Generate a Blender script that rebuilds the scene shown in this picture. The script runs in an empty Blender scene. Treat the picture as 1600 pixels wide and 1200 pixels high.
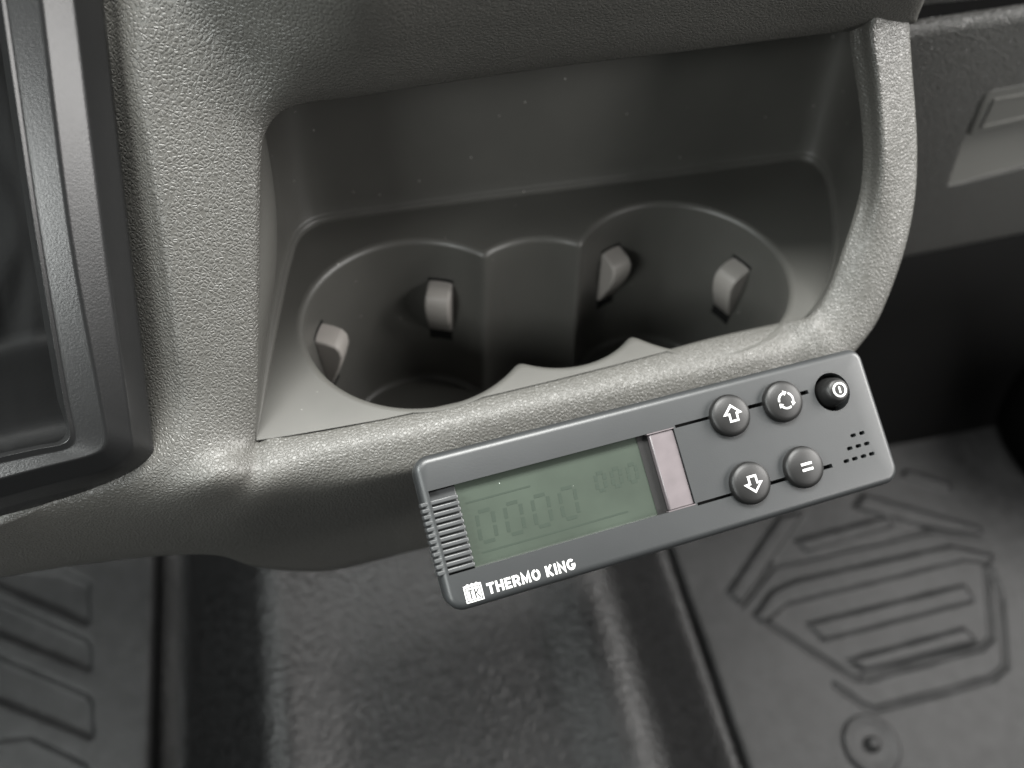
import bpy, bmesh, math, random
from mathutils import Vector, Matrix, noise
from mathutils.geometry import delaunay_2d_cdt
random.seed(7)
S = 0.01                                   # the numbers below are centimetres, the scene is metres
scene = bpy.context.scene

# ------------------------------------------------------------------ camera
F_PX = 1250.0                              # focal length in pixels of a 1600 px wide picture
CAM = Vector((-3.12, -19.6, 20.76))
ROT = Matrix(((0.96058467, 0.18608646, -0.20651610),
              (-0.27415673, 0.75706630, -0.59303347),
              (0.04599088, 0.62627665, 0.77824315)))
cam_d = bpy.data.cameras.new('camera')
cam = bpy.data.objects.new('camera', cam_d)
scene.collection.objects.link(cam)
cam.matrix_world = Matrix.Translation(CAM * S) @ ROT.to_4x4()
cam_d.sensor_width = 36.0
cam_d.lens = 36.0 * F_PX / 1600.0
cam_d.clip_start = 0.01
cam_d.clip_end = 20.0
cam_d.dof.use_dof = True
cam_d.dof.focus_distance = 0.228
cam_d.dof.aperture_fstop = 7.5
scene.camera = cam

# ------------------------------------------------------------------ light
world = bpy.data.worlds.new('World')
scene.world = world
world.use_nodes = True
world.node_tree.nodes['Background'].inputs['Color'].default_value = (0.86, 0.94, 1.0, 1)
world.node_tree.nodes['Background'].inputs['Strength'].default_value = 0.014

def area(name, loc, target, sx, sy, watts, col):
    d = bpy.data.lights.new(name, 'AREA')
    d.shape = 'RECTANGLE'; d.size = sx; d.size_y = sy; d.energy = watts; d.color = col
    o = bpy.data.objects.new(name, d); scene.collection.objects.link(o)
    o.location = loc
    o.rotation_euler = (Vector(target) - Vector(loc)).to_track_quat('-Z', 'Y').to_euler()
    return o
area('passenger_window_light', (1.00, -0.12, 0.55), (0.05, 0.0, 0.0), 0.6, 0.45, 12.0, (1.0, 0.98, 0.95))
area('driver_window_light', (-0.85, 0.0, 0.62), (0.0, 0.0, 0.02), 0.5, 0.4, 7.0, (0.95, 1.0, 0.98))
area('passenger_door_light', (0.74, -0.64, 0.42), (0.05, 0.0, 0.05), 0.30, 0.25, 2.3, (1.0, 0.98, 0.96))
area('driver_door_light', (-0.64, -0.60, 0.46), (-0.05, 0.0, 0.05), 0.26, 0.22, 2.8, (0.97, 1.0, 0.98))
area('windscreen_light', (0.06, 0.10, 1.05), (0.05, -0.03, 0.0), 0.70, 0.34, 21.0, (1.0, 1.0, 0.97))
scene.view_settings.view_transform = 'Standard'
scene.view_settings.look = 'None'
scene.view_settings.exposure = 1.0
scene.view_settings.gamma = 1.0
scene.view_settings.use_curve_mapping = False

# ------------------------------------------------------------------ helpers
def ray(px, py):
    return ROT @ Vector(((px - 800) / F_PX, -(py - 600) / F_PX, -1.0))
def on(px, py, n, d):                      # point of the plane n.p = d seen at a place in the photo
    n = Vector(n); r = ray(px, py)
    return CAM + r * ((d - n.dot(CAM)) / n.dot(r))
def atY(px, py, y): return on(px, py, (0, 1, 0), y)
def atZ(px, py, z): return on(px, py, (0, 0, 1), z)
LEAN = 0.65
def fac(px, py, off=0.0, lean=LEAN): return on(px, py, (0, 1, -lean), -4.0 + off)   # leaning front of the dashboard

def mesh_obj(name, verts, faces, mat, parent=None, origin=None, smooth=True):
    """verts in world centimetres; parent = thing or part; stored relative to its origin"""
    o0 = Vector(origin) if origin is not None else (Vector(parent['o']) if parent is not None else Vector((0, 0, 0)))
    me = bpy.data.meshes.new(name)
    me.from_pydata([((Vector(v) - o0) * S)[:] for v in verts], [], [list(f) for f in faces])
    me.update()
    if smooth:
        for p in me.polygons: p.use_smooth = True
    me.materials.append(mat)
    o = bpy.data.objects.new(name, me); scene.collection.objects.link(o)
    if parent is not None:
        o.parent = parent
    else:
        o.location = o0 * S
    o['o'] = o0[:]
    return o

def thing(name, loc, label, cat, group=None):
    o = bpy.data.objects.new(name, None); scene.collection.objects.link(o)
    o.empty_display_size = 0.02
    o.location = Vector(loc) * S
    o['o'] = tuple(loc)
    o['label'] = label; o['category'] = cat
    if group: o['group'] = group
    return o

def fix_normals(o, sharp=None):
    bm = bmesh.new(); bm.from_mesh(o.data)
    bmesh.ops.recalc_face_normals(bm, faces=bm.faces)
    bm.to_mesh(o.data); bm.free()
    if sharp is not None: set_sharp(o, sharp)
    return o
def set_sharp(o, deg):
    o.data.set_sharp_from_angle(angle=math.radians(deg))

def bevel(o, w, seg=3, ang=30):
    m = o.modifiers.new('bevel', 'BEVEL'); m.width = w * S; m.segments = seg
    m.limit_method = 'ANGLE'; m.angle_limit = math.radians(ang); m.harden_normals = False
    return o

def crom(pts, n, closed=False):
    """centripetal Catmull-Rom through pts with n samples per span"""
    pts = [Vector(p) for p in pts]
    out = []
    m = len(pts)
    spans = m if closed else m - 1
    for i in range(spans):
        p1, p2 = pts[i], pts[(i + 1) % m]
        p0 = pts[i - 1] if (i > 0 or closed) else p1 + (p1 - p2)
        p3 = pts[(i + 2) % m] if (i + 2 < m or closed) else p2 + (p2 - p1)
        t0 = 0.0
        t1 = t0 + max((p1 - p0).length, 1e-5) ** 0.5
        t2 = t1 + max((p2 - p1).length, 1e-5) ** 0.5
        t3 = t2 + max((p3 - p2).length, 1e-5) ** 0.5
        for k in range(n):
            t = t1 + (t2 - t1) * k / n
            a1 = p0 * ((t1 - t) / (t1 - t0)) + p1 * ((t - t0) / (t1 - t0))
            a2 = p1 * ((t2 - t) / (t2 - t1)) + p2 * ((t - t1) / (t2 - t1))
            a3 = p2 * ((t3 - t) / (t3 - t2)) + p3 * ((t - t2) / (t3 - t2))
            b1 = a1 * ((t2 - t) / (t2 - t0)) + a2 * ((t - t0) / (t2 - t0))
            b2 = a2 * ((t3 - t) / (t3 - t1)) + a3 * ((t - t1) / (t3 - t1))
            out.append(b1 * ((t2 - t) / (t2 - t1)) + b2 * ((t - t1) / (t2 - t1)))
    if not closed: out.append(pts[-1])
    return out

def resample(pts, n):
    pts = [Vector(p) for p in pts]
    L = [0.0]
    for a, b in zip(pts, pts[1:]): L.append(L[-1] + (b - a).length)
    out = []; j = 0
    for i in range(n + 1):
        s = L[-1] * i / n
        while j < len(L) - 2 and L[j + 1] < s: j += 1
        d = L[j + 1] - L[j]
        out.append(pts[j].lerp(pts[j + 1], (s - L[j]) / d if d > 0 else 0))
    return out

def sm(x): x = max(0.0, min(1.0, x)); return x * x * (3 - 2 * x)

def grid_faces(nr, nc, closed_r=False, closed_c=False):
    f = []
    for i in range(nr if closed_r else nr - 1):
        for j in range(nc if closed_c else nc - 1):
            i2 = (i + 1) % nr; j2 = (j + 1) % nc
            f.append((i * nc + j, i * nc + j2, i2 * nc + j2, i2 * nc + j))
    return f

def loft(name, rows, mat, parent, closed_r=False, closed_c=False, sharp=None, flip=False):
    nc = len(rows[0])
    f = grid_faces(len(rows), nc, closed_r, closed_c)
    if flip: f = [q[::-1] for q in f]
    o = mesh_obj(name, [p for r in rows for p in r], f, mat, parent)
    if sharp: set_sharp(o, sharp)
    return o

class MB:
    """collects pieces in a frame and links them as ONE mesh"""
    def __init__(s, frame=None): s.v = []; s.f = []; s.fr = frame
    def add(s, verts, faces):
        b = len(s.v)
        s.v += [s.fr(*p) if s.fr else Vector(p) for p in verts]
        s.f += [tuple(b + i for i in q) for q in faces]
        return s
    def box(s, a, b):
        (x0, y0, z0), (x1, y1, z1) = a, b
        v = [(x0, y0, z0), (x1, y0, z0), (x1, y1, z0), (x0, y1, z0), (x0, y0, z1), (x1, y0, z1), (x1, y1, z1), (x0, y1, z1)]
        return s.add(v, [(0, 3, 2, 1), (4, 5, 6, 7), (0, 1, 5, 4), (1, 2, 6, 5), (2, 3, 7, 6), (3, 0, 4, 7)])
    def ribbon(s, pts, w, h0, h1, closed=False, hf=None):
        """mitred stroke of width w in the u,v plane, from height h0 to h1 (plus hf(u,v))"""
        P = [Vector((p[0], p[1])) for p in pts]; n = len(P); L = []; Rr = []
        for i in range(n):
            a = P[i - 1] if (closed or i > 0) else None
            c = P[(i + 1) % n] if (closed or i < n - 1) else None
            d1 = (P[i] - a).normalized() if a is not None else None
            d2 = (c - P[i]).normalized() if c is not None else None
            if d1 is None: d1 = d2
            if d2 is None: d2 = d1
            n1 = Vector((-d1.y, d1.x)); n2 = Vector((-d2.y, d2.x))
            m = (n1 + n2)
            if m.length < 1e-6: m = n1.copy()
            m.normalize(); k = min(1.0 / max(m.dot(n1), 0.35), 2.2) * w / 2
            L.append(P[i] + m * k); Rr.append(P[i] - m * k)
        vs = []
        for q in (L, Rr):
            for p in q:
                z = hf(p.x, p.y) if hf else 0.0
                vs.append((p.x, p.y, h0 + z))
        for q in (L, Rr):
            for p in q:
                z = hf(p.x, p.y) if hf else 0.0
                vs.append((p.x, p.y, h1 + z))
        fs = []
        for i in range(n if closed else n - 1):
            j = (i + 1) % n
            fs += [(2 * n + i, 3 * n + i, 3 * n + j, 2 * n + j), (i, 2 * n + i, 2 * n + j, j), (n + i, n + j, 3 * n + j, 3 * n + i)]
        if not closed:
            fs += [(0, n, 3 * n, 2 * n), (n - 1, 3 * n - 1, 4 * n - 1, 2 * n - 1)]
        return s.add(vs, fs)
    def cyl(s, cu, cv, prof, n=40, cap=True):
        """lathe about the local w axis: prof = [(radius, w), ...] outermost first"""
        v = []; f = []
        for (r, w) in prof:
            for k in range(n):
                a = 2 * math.pi * k / n
                v.append((cu + r * math.cos(a), cv + r * math.sin(a), w))
        m = len(prof)
        for i in range(m - 1):
            for k in range(n):
                k2 = (k + 1) % n
                f.append((i * n + k, i * n + k2, (i + 1) * n + k2, (i + 1) * n + k))
        if cap: f.append(tuple((m - 1) * n + k for k in range(n)))
        return s.add(v, f)
    def build(s, name, mat, parent=None, origin=None, smooth=True, sharp=40, fix=True):
        o = mesh_obj(name, s.v, s.f, mat, parent, origin, smooth)
        if fix: fix_normals(o)
        if smooth and sharp: set_sharp(o, sharp)
        return o

def fill2d(outer, holes):
    """triangles between an outer outline and holes (2-D, centimetres)"""
    pts = []; edges = []
    for lp in [outer] + holes:
        b = len(pts); n = len(lp)
        pts += [Vector((p[0], p[1])) for p in lp]
        edges += [(b + i, b + (i + 1) % n) for i in range(n)]
    v, e, f, ov, oe, of = delaunay_2d_cdt(pts, edges, [], 0, 1e-5)
    def inside(p, lp):
        c = False; n = len(lp); j = n - 1
        for i in range(n):
            a, b = lp[i], lp[j]
            if (a[1] > p.y) != (b[1] > p.y) and p.x < (b[0] - a[0]) * (p.y - a[1]) / (b[1] - a[1]) + a[0]: c = not c
            j = i
        return c
    keep = []
    for q in f:
        c = sum((v[i] for i in q), Vector((0, 0))) / len(q)
        if inside(c, outer) and not any(inside(c, h) for h in holes): keep.append(tuple(q))
    return [(p.x, p.y) for p in v], keep

# ------------------------------------------------------------------ materials
def new_mat(name, col, rough=0.5, spec=0.5, metal=0.0, coat=0.0, coat_rough=0.05):
    m = bpy.data.materials.new(name); m.use_nodes = True
    b = m.node_tree.nodes['Principled BSDF']
    b.inputs['Base Color'].default_value = (*col, 1)
    b.inputs['Roughness'].default_value = rough
    b.inputs['Specular IOR Level'].default_value = spec
    b.inputs['Metallic'].default_value = metal
    b.inputs['Coat Weight'].default_value = coat
    b.inputs['Coat Roughness'].default_value = coat_rough
    return m
def nd(m, t, **kw):
    n = m.node_tree.nodes.new(t)
    for k, v in kw.items():
        if k in n.inputs: n.inputs[k].default_value = v
        else: setattr(n, k, v)
    return n
def lk(m, a, b): m.node_tree.links.new(a, b)
def coords(m): return nd(m, 'ShaderNodeTexCoord').outputs['Object']
def vary(m, col, amount, scale, detail=3):
    """base colour drifting a little, as moulded plastic and dust do"""
    b = m.node_tree.nodes['Principled BSDF']
    n = nd(m, 'ShaderNodeTexNoise', Scale=scale, Detail=detail)
    lk(m, coords(m), n.inputs['Vector'])
    r = nd(m, 'ShaderNodeValToRGB')
    r.color_ramp.elements[0].position = 0.3; r.color_ramp.elements[1].position = 0.7
    r.color_ramp.elements[0].color = (*[c * (1 - amount) for c in col], 1)
    r.color_ramp.elements[1].color = (*[min(1, c * (1 + amount)) for c in col], 1)
    lk(m, n.outputs['Fac'], r.inputs['Fac'])
    lk(m, r.outputs['Color'], b.inputs['Base Color'])
    return r
def specks(m, src, scale, size, col):
    """tiny pale specks of dust mixed over the base colour"""
    b = m.node_tree.nodes['Principled BSDF']
    v = nd(m, 'ShaderNodeTexVoronoi', Scale=scale); lk(m, coords(m), v.inputs['Vector'])
    lt = nd(m, 'ShaderNodeMath', operation='LESS_THAN'); lk(m, v.outputs['Distance'], lt.inputs[0]); lt.inputs[1].default_value = size
    sx = nd(m, 'ShaderNodeSeparateColor'); lk(m, v.outputs['Color'], sx.inputs['Color'])
    gt = nd(m, 'ShaderNodeMath', operation='GREATER_THAN'); lk(m, sx.outputs['Red'], gt.inputs[0]); gt.inputs[1].default_value = 0.8
    mu = nd(m, 'ShaderNodeMath', operation='MULTIPLY'); lk(m, lt.outputs[0], mu.inputs[0]); lk(m, gt.outputs[0], mu.inputs[1])
    mx = nd(m, 'ShaderNodeMix', data_type='RGBA')
    lk(m, mu.outputs[0], mx.inputs['Factor']); lk(m, src, mx.inputs[6]); mx.inputs[7].default_value = (*col, 1)
    lk(m, mx.outputs[2], b.inputs['Base Color'])
def grain(m, cell, depth, strength=1.0, fine=0.3):
    """leather grain: cells split by creases, distorted so that they do not look like tiles"""
    b = m.node_tree.nodes['Principled BSDF']
    c = coords(m)
    n = nd(m, 'ShaderNodeTexNoise', Scale=0.45 / cell, Detail=3.0)
    lk(m, c, n.inputs['Vector'])
    sub = nd(m, 'ShaderNodeVectorMath', operation='SUBTRACT'); lk(m, n.outputs['Color'], sub.inputs[0]); sub.inputs[1].default_value = (0.5, 0.5, 0.5)
    sc = nd(m, 'ShaderNodeVectorMath', operation='SCALE'); lk(m, sub.outputs[0], sc.inputs[0]); sc.inputs['Scale'].default_value = cell * 1.1
    ad = nd(m, 'ShaderNodeVectorMath', operation='ADD'); lk(m, c, ad.inputs[0]); lk(m, sc.outputs[0], ad.inputs[1])
    v = nd(m, 'ShaderNodeTexVoronoi', Scale=1.0 / cell, feature='DISTANCE_TO_EDGE'); lk(m, ad.outputs[0], v.inputs['Vector'])
    inv = nd(m, 'ShaderNodeMapRange', interpolation_type='SMOOTHSTEP'); lk(m, v.outputs['Distance'], inv.inputs['Value'])
    inv.inputs['From Min'].default_value = 0.0; inv.inputs['From Max'].default_value = 0.30
    n2 = nd(m, 'ShaderNodeTexNoise', Scale=2.6 / cell, Detail=2.0); lk(m, c, n2.inputs['Vector'])
    mu = nd(m, 'ShaderNodeMath', operation='MULTIPLY_ADD'); lk(m, n2.outputs['Fac'], mu.inputs[0]); mu.inputs[1].default_value = fine; lk(m, inv.outputs[0], mu.inputs[2])
    bp = nd(m, 'ShaderNodeBump', Strength=strength, Distance=depth)
    lk(m, mu.outputs[0], bp.inputs['Height']); lk(m, bp.outputs['Normal'], b.inputs['Normal'])
def fine_bump(m, scale, depth, strength=1.0, detail=2):
    b = m.node_tree.nodes['Principled BSDF']
    n = nd(m, 'ShaderNodeTexNoise', Scale=scale, Detail=detail); lk(m, coords(m), n.inputs['Vector'])
    bp = nd(m, 'ShaderNodeBump', Strength=strength, Distance=depth)
    lk(m, n.outputs['Fac'], bp.inputs['Height']); lk(m, bp.outputs['Normal'], b.inputs['Normal'])

DASH = (0.066, 0.0645, 0.059)
M_leather = new_mat('grained_dash_plastic', DASH, 0.42, 0.5)
vary(M_leather, DASH, 0.05, 30); grain(M_leather, 0.00115, 0.00014)
TRAY = (0.062, 0.061, 0.056)
M_tray = new_mat('smooth_dash_plastic', TRAY, 0.42, 0.5)
r_ = vary(M_tray, TRAY, 0.07, 40); fine_bump(M_tray, 2600, 0.00005, 0.7)
specks(M_tray, r_.outputs['Color'], 190, 0.05, (0.4, 0.39, 0.37))
M_tab = new_mat('grip_tab_plastic', (0.25, 0.235, 0.22), 0.5, 0.4); fine_bump(M_tab, 2000, 0.00004, 0.5)
M_slot = new_mat('opening_shade', (0.006, 0.006, 0.006), 0.8, 0.2)  # near-black colour in place of the shade inside openings
M_bezel = new_mat('bezel_plastic', (0.011, 0.0112, 0.0114), 0.27, 0.5); fine_bump(M_bezel, 1800, 0.00005, 0.6)
M_boot = new_mat('gaiter_leather', (0.003, 0.0031, 0.0032), 0.6, 0.12); fine_bump(M_boot, 500, 0.0002, 0.5)
M_glove = new_mat('glove_box_plastic', (0.075, 0.075, 0.071), 0.45, 0.5); grain(M_glove, 0.0016, 0.0003)
M_glove_s = new_mat('glove_box_smooth_plastic', (0.12, 0.12, 0.112), 0.5, 0.45); fine_bump(M_glove_s, 1500, 0.00006, 0.6)
M_mat = new_mat('rubber_floor_mat', (0.05, 0.051, 0.052), 0.48, 0.20)
vary(M_mat, (0.0095, 0.0096, 0.0098), 0.32, 90, 8); fine_bump(M_mat, 450, 0.0006, 0.7, 4)
M_floor = new_mat('vinyl_floor', (0.04, 0.04, 0.041), 0.40, 0.36)
vary(M_floor, (0.0052, 0.0052, 0.0054), 0.7, 190, 6); fine_bump(M_floor, 300, 0.0016, 1.0, 4)
M_black = new_mat('black_trim_and_shade', (0.0018, 0.0018, 0.0018), 0.9, 0.05)  # black trim; on the footwell slope it stands in for shade
M_ctrl = new_mat('grey_moulded_plastic', (0.022, 0.0235, 0.0243), 0.40, 0.5)
r_ = vary(M_ctrl, (0.022, 0.0235, 0.0243), 0.05, 90, 4); fine_bump(M_ctrl, 2200, 0.00003, 0.5)
M_rib = new_mat('ribbed_grey_plastic', (0.045, 0.047, 0.048), 0.33, 0.5)
M_btn = new_mat('rubber_button', (0.006, 0.0059, 0.0058), 0.46, 0.38); fine_bump(M_btn, 2500, 0.00003, 0.5)
M_white = new_mat('white_print', (0.5, 0.5, 0.49), 0.5, 0.4)
M_lcd = new_mat('display_glass', (0.034, 0.043, 0.034), 0.3, 0.5, coat=1.0, coat_rough=0.04)
r_ = vary(M_lcd, (0.034, 0.043, 0.034), 0.2, 38, 4); specks(M_lcd, r_.outputs['Color'], 330, 0.05, (0.7, 0.74, 0.7))
M_seg = new_mat('display_segment', (0.028, 0.0365, 0.029), 0.3, 0.5, coat=1.0, coat_rough=0.04)
M_foil = new_mat('pink_film', (0.098, 0.085, 0.089), 0.35, 0.5, coat=0.4, coat_rough=0.2)
vary(M_foil, (0.098, 0.085, 0.089), 0.10, 200, 4)

# ================================================================== dashboard
dash = thing('dashboard', (3.0, 0.0, -8.0), 'dark grey grained dashboard console with a recessed double cup holder', 'dashboard')

# --- grained shell: sections run from the mouth of the recess outwards
def seam(x): return -.30 * max(0.0, 1 - ((x - .5) / 9.5) ** 2)   # the front edge of the shelf bows out a little
def Bsec(x):
    prof = [(-3.9, -.05), (-4.2, .0), (-4.7, .0), (-5.05, -.11), (-5.42, -.48), (-5.70, -.90), (-5.68, -1.4), (-5.25, -3.6), (-4.1, -9.5), (-2.2, -10.2)]
    yy = 0.035 * max(0.0, x + 2)
    d = seam(x)
    return [Vector((x, y + yy + (d if k == 0 else d * .75 if k == 1 else d * .2 if k == 2 else 0), z)) for k, (y, z) in enumerate(prof)]
def FS(pts, turn=None, lean=LEAN):
    r = [fac(*p, lean) for p in pts]
    if turn is not None: r.append(r[-1] + Vector(turn))
    return r
def low(px, py, off=0.0):                  # underside of the console, leaning back as it goes down
    t = max(0.0, min(1.0, (px - 120) / 310)); t = t * t * (3 - 2 * t)
    return on(px, py, (0, 1, .2), -4.9 + (-5.92 + 4.9) * t + off)
def MX(pts, turn=None):
    r = [{'f': lambda: fac(x, y, o), 'l': lambda: low(x, y, o), 'u': lambda: fac(x, y, o, .2)}[k]() for x, y, k, o in pts]
    if turn is not None: r.append(r[-1] + Vector(turn))
    return r
ST = []
# left column, bottom to top (section leads left to the gear surround)
def lcol(mx, my, ridge, bez, yo=0.0):
    w = mx - ridge
    return FS([(mx, my, 0), (mx - 6, my + yo * .05, -.14), (mx - .12 * w, my + yo * .12, -.24), (mx - .34 * w, my + yo * .34, -.36), (mx - .68 * w, my + yo * .68, -.50),
               (ridge + 9, my + yo * .95, -.54), (ridge - 7, my + yo, -.32), (bez + 8, my + yo, .35), (bez - 30, my + yo, .6), (bez - 120, my + yo, .8)])
ST.append(MX([(400, 690, 'f', 0), (396, 702, 'f', -.30), (386, 722, 'f', -.60), (366, 748, 'l', .10), (332, 780, 'l', 0), (270, 816, 'l', -.05), (180, 849, 'l', -.05), (60, 877, 'l', 0), (-80, 912, 'l', .2)], (0, 2, 0)))
ST.append(MX([(399.5, 684, 'f', 0), (394, 694, 'f', -.22), (379, 711, 'f', -.45), (346, 735, 'l', .12), (298, 755, 'l', 0), (235, 779, 'l', 0), (140, 808, 'l', 0), (30, 835, 'l', 0), (-80, 857, 'l', .1), (-200, 880, 'l', .3)]))
ST.append(MX([(399, 676, 'f', 0), (393, 684, 'f', -.18), (377, 695, 'f', -.38), (343, 708, 'f', -.68), (306, 721, 'f', -.95), (272, 733, 'f', -1.05), (240, 743, 'l', .08), (180, 763, 'l', .1), (60, 795, 'l', .2), (-100, 830, 'l', .4)]))
ST.append(FS([(399.5, 660, 0), (393, 662, -.16), (378, 666, -.32), (348, 673, -.55), (318, 679, -.78), (295, 684, -.85), (270, 690, -.70), (238, 700, -.25), (200, 705, .3), (110, 720, .5)]))
ST.append(lcol(401, 625, 282, 228, 12))
ST.append(lcol(403, 560, 274, 220, 5))
ST.append(lcol(405, 450, 259, 207))
ST.append(lcol(406, 340, 244, 194))
ST.append(lcol(408, 245, 229, 183))
# upper left corner
ST.append(FS([(413, 210, 0), (407, 201, -.16), (392, 187, -.30), (345, 150, -.45), (280, 105, -.56), (222, 66, -.58), (197, 48, -.36), (168, 34, .3), (130, 10, .3), (60, -20, .5)]))
ST.append(FS([(432, 180, 0), (428, 170, -.28), (418, 152, -.52), (378, 95, -.72), (330, 40, -.85), (270, -40, -.95), (230, -90, -.7), (200, -130, -.8), (160, -170, -.2), (100, -220, .2)]))
ST.append(FS([(470, 163, 0), (470, 150, -.5), (468, 128, -1.05), (458, 85, -1.8), (440, 30, -2.4), (415, -60, -3.2), (400, -140, -2.4), (380, -220, -2.3), (350, -300, -2.0), (300, -380, -1.6)]))
# upper edge, left to right
def top(px, py):
    return FS([(px, py, 0), (px + 1, py - 11, -.55), (px + 2, py - 30, -1.25), (px, py - 62, -2.2), (px - 2, py - 105, -3.3), (px - 6, py - 175, -4.6), (px - 10, py - 250, -5.2), (px - 15, py - 330, -5.4), (px - 20, py - 410, -5.3), (px - 25, py - 500, -5.0)])
for px, py in [(560, 150), (700, 128), (900, 100), (1100, 76)]: ST.append(top(px, py))
ST.append(FS([(1240, 58, 0), (1241, 47, -.55), (1242, 30, -1.15), (1241, 0, -2.1), (1240, -40, -3.1), (1236, -110, -4.3), (1232, -190, -5.0), (1226, -270, -5.3), (1220, -350, -5.2), (1210, -440, -5.0)]))
i_tr0 = len(ST)
N_ACROSS, N_ALONG = 6, 8
# the upper pad ends at its own seam; the right frame is moulded as a second run of sections
ST_top = list(ST)
ST_top.append(FS([(1335, 47, 0), (1336, 38, -.6), (1338, 25, -1.1), (1338, 0, -1.9), (1338, -40, -2.9), (1336, -110, -4.1), (1334, -190, -4.8), (1330, -270, -5.1), (1325, -350, -5.0), (1315, -440, -4.8)]))
ST_top.append(FS([(1425, 37, .2), (1426, 33, -.5), (1430, 22, -.95), (1438, 0, -1.7), (1448, -40, -2.7), (1455, -110, -3.8), (1460, -190, -4.5), (1460, -270, -4.8), (1455, -350, -4.7), (1445, -440, -4.5)]))
ST_top.append(FS([(1430, 36, 1.2), (1432, 32, .6), (1436, 20, 0), (1445, -2, -.5), (1455, -42, -1.0), (1463, -112, -1.5), (1470, -192, -2.0), (1470, -272, -2.1), (1465, -352, -2.0), (1455, -442, -1.8)]))
ST_R = []
def rs(m, a, b, c, d, e, off=0.0, dz=0):
    t = max(0.0, min(1.0, (m[1] - 230) / 150)); t = t * t * (3 - 2 * t)
    o_ = [x + (y - x) * t for x, y in zip((-.28, -.95, -.82, -.62, -.38), (-.20, -.55, -.80, -.92, -.84))]
    P = FS([(*m, 0.0)] + [(*q, k + off * .5) for q, k in zip((a, b, c, d, e), o_)])
    q = P[-1]
    P += [q + Vector((.25, .8, 0)), q + Vector((1.0, 2.2, dz * .3)), q + Vector((2.1, 4.2, dz * .6)), q + Vector((3.0, 6, dz))]
    return P
ST_R.append(rs((1333, 30), (1345, 28), (1366, 26), (1388, 24), (1408, 22), (1420, 20)))
ST_R.append(rs((1334, 62), (1345, 56), (1362, 52), (1384, 49), (1406, 46), (1421, 43)))
ST_R.append(rs((1342, 118), (1352, 116), (1370, 113), (1390, 111), (1412, 108), (1425, 106)))
ST_R.append(rs((1350, 175), (1359, 174), (1376, 173), (1395, 172), (1417, 171), (1430, 170)))
ST_R.append(rs((1354, 235), (1362, 236), (1379, 237), (1399, 238), (1419, 239), (1433, 240)))
ST_R.append(rs((1350, 295), (1358, 297), (1374, 301), (1394, 306), (1415, 311), (1429, 314)))
ST_R.append(rs((1336, 348), (1345, 353), (1361, 361), (1381, 371), (1401, 381), (1414, 388)))
ST_R.append(rs((1316, 408), (1325, 414), (1341, 426), (1360, 438), (1378, 450), (1390, 458), -.05))
ST_R.append(rs((1300, 450), (1309, 458), (1325, 472), (1342, 486), (1357, 500), (1367, 508), -.1))
ST_R.append(rs((1279, 484), (1288, 494), (1302, 510), (1316, 526), (1328, 540), (1336, 549), -.2, -1))
ST_R.append(rs((1264, 497), (1272, 508), (1284, 527), (1296, 548), (1303, 570), (1306, 588), -.3, -2))
def blend(a, b, t): return [p.lerp(q, t) for p, q in zip(a, b)]
B13 = Bsec(12.6)
ST_R.append(blend(ST_R[-1], B13, .5))
ST_R.append(B13)
for x in (10, 6, 2, -2): ST_R.append(Bsec(x))
ST_R.append(Bsec(-5))
ST_R.append(MX([(422, 683, 'u', 0), (424, 697, 'u', -.42), (426, 719, 'u', -.92), (427, 745, 'u', -1.42), (428, 768, 'l', .02), (427, 800, 'l', 0), (421, 832, 'l', 0), (412, 860, 'l', 0), (402, 886, 'l', .1)], (0, 2, 0)))
ST_R.append(MX([(410, 688, 'u', 0), (410, 702, 'u', -.42), (409, 724, 'u', -.90), (407, 748, 'u', -1.36), (402, 772, 'l', .03), (391, 803, 'l', 0), (374, 832, 'l', 0), (356, 853, 'l', 0), (340, 868, 'l', .1)], (0, 2, 0)))
ST_R.append(MX([(405, 690, 'u', 0), (404, 703, 'u', -.40), (401, 725, 'u', -.84), (394, 749, 'u', -1.2), (380, 776, 'l', .04), (354, 808, 'l', 0), (320, 836, 'l', 0), (285, 853, 'l', 0), (250, 869, 'l', .1)], (0, 2, 0)))
ST_R.append(MX([(402, 690, 'u', 0), (400, 703, 'u', -.36), (394, 724, 'u', -.72), (381, 748, 'l', .12), (358, 778, 'l', .02), (314, 812, 'l', 0), (255, 841, 'l', 0), (180, 862, 'l', 0), (100, 886, 'l', .1)], (0, 2, 0)))
ST_R.append([p.copy() for p in ST[0]])

def shell_rows(stations):
    secs = [crom(s, N_ACROSS) for s in stations]
    n = len(secs[0])
    cols = [crom([s[j] for s in secs], N_ALONG) for j in range(n)]
    return [[cols[j][i] for j in range(n)] for i in range(len(cols[0]))]
rows_all = shell_rows(ST_R[:-1] + ST_top)
K0 = (len(ST_R) - 1) * N_ALONG            # row of the first station of the left column
def relax(rows, r0, r1, c0, c1, n):
    for it in range(n):
        new = {}
        for r in range(r0, r1 + 1):
            wr = min(1.0, (r - r0 + 1) / 10, (r1 - r + 1) / 10)
            for c in range(c0, c1 + 1):
                w = wr * min(1.0, (c - c0 + 1) / 5, (c1 - c + 1) / 4)
                a = (rows[r - 1][c] + rows[r + 1][c] + rows[r][c - 1] + rows[r][c + 1]) / 4
                new[(r, c)] = rows[r][c].lerp(a, .6 * w)
        for (r, c), p in new.items(): rows[r][c] = p
relax(rows_all, K0 - 6 * N_ALONG, K0 + 5 * N_ALONG, 2, 47, 120)
def lip(rows):                             # let the mouth edge tuck behind the tray's edge
    for r in rows:
        d = (r[0] - r[1]).normalized()
        r.insert(0, r[0] + Vector((d.x * .02, .14, -.10)))
lip(rows_all)
rows_top = rows_all[K0:]
rows_R = rows_all
loft('grained_shell', rows_all, M_leather, dash)

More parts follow.
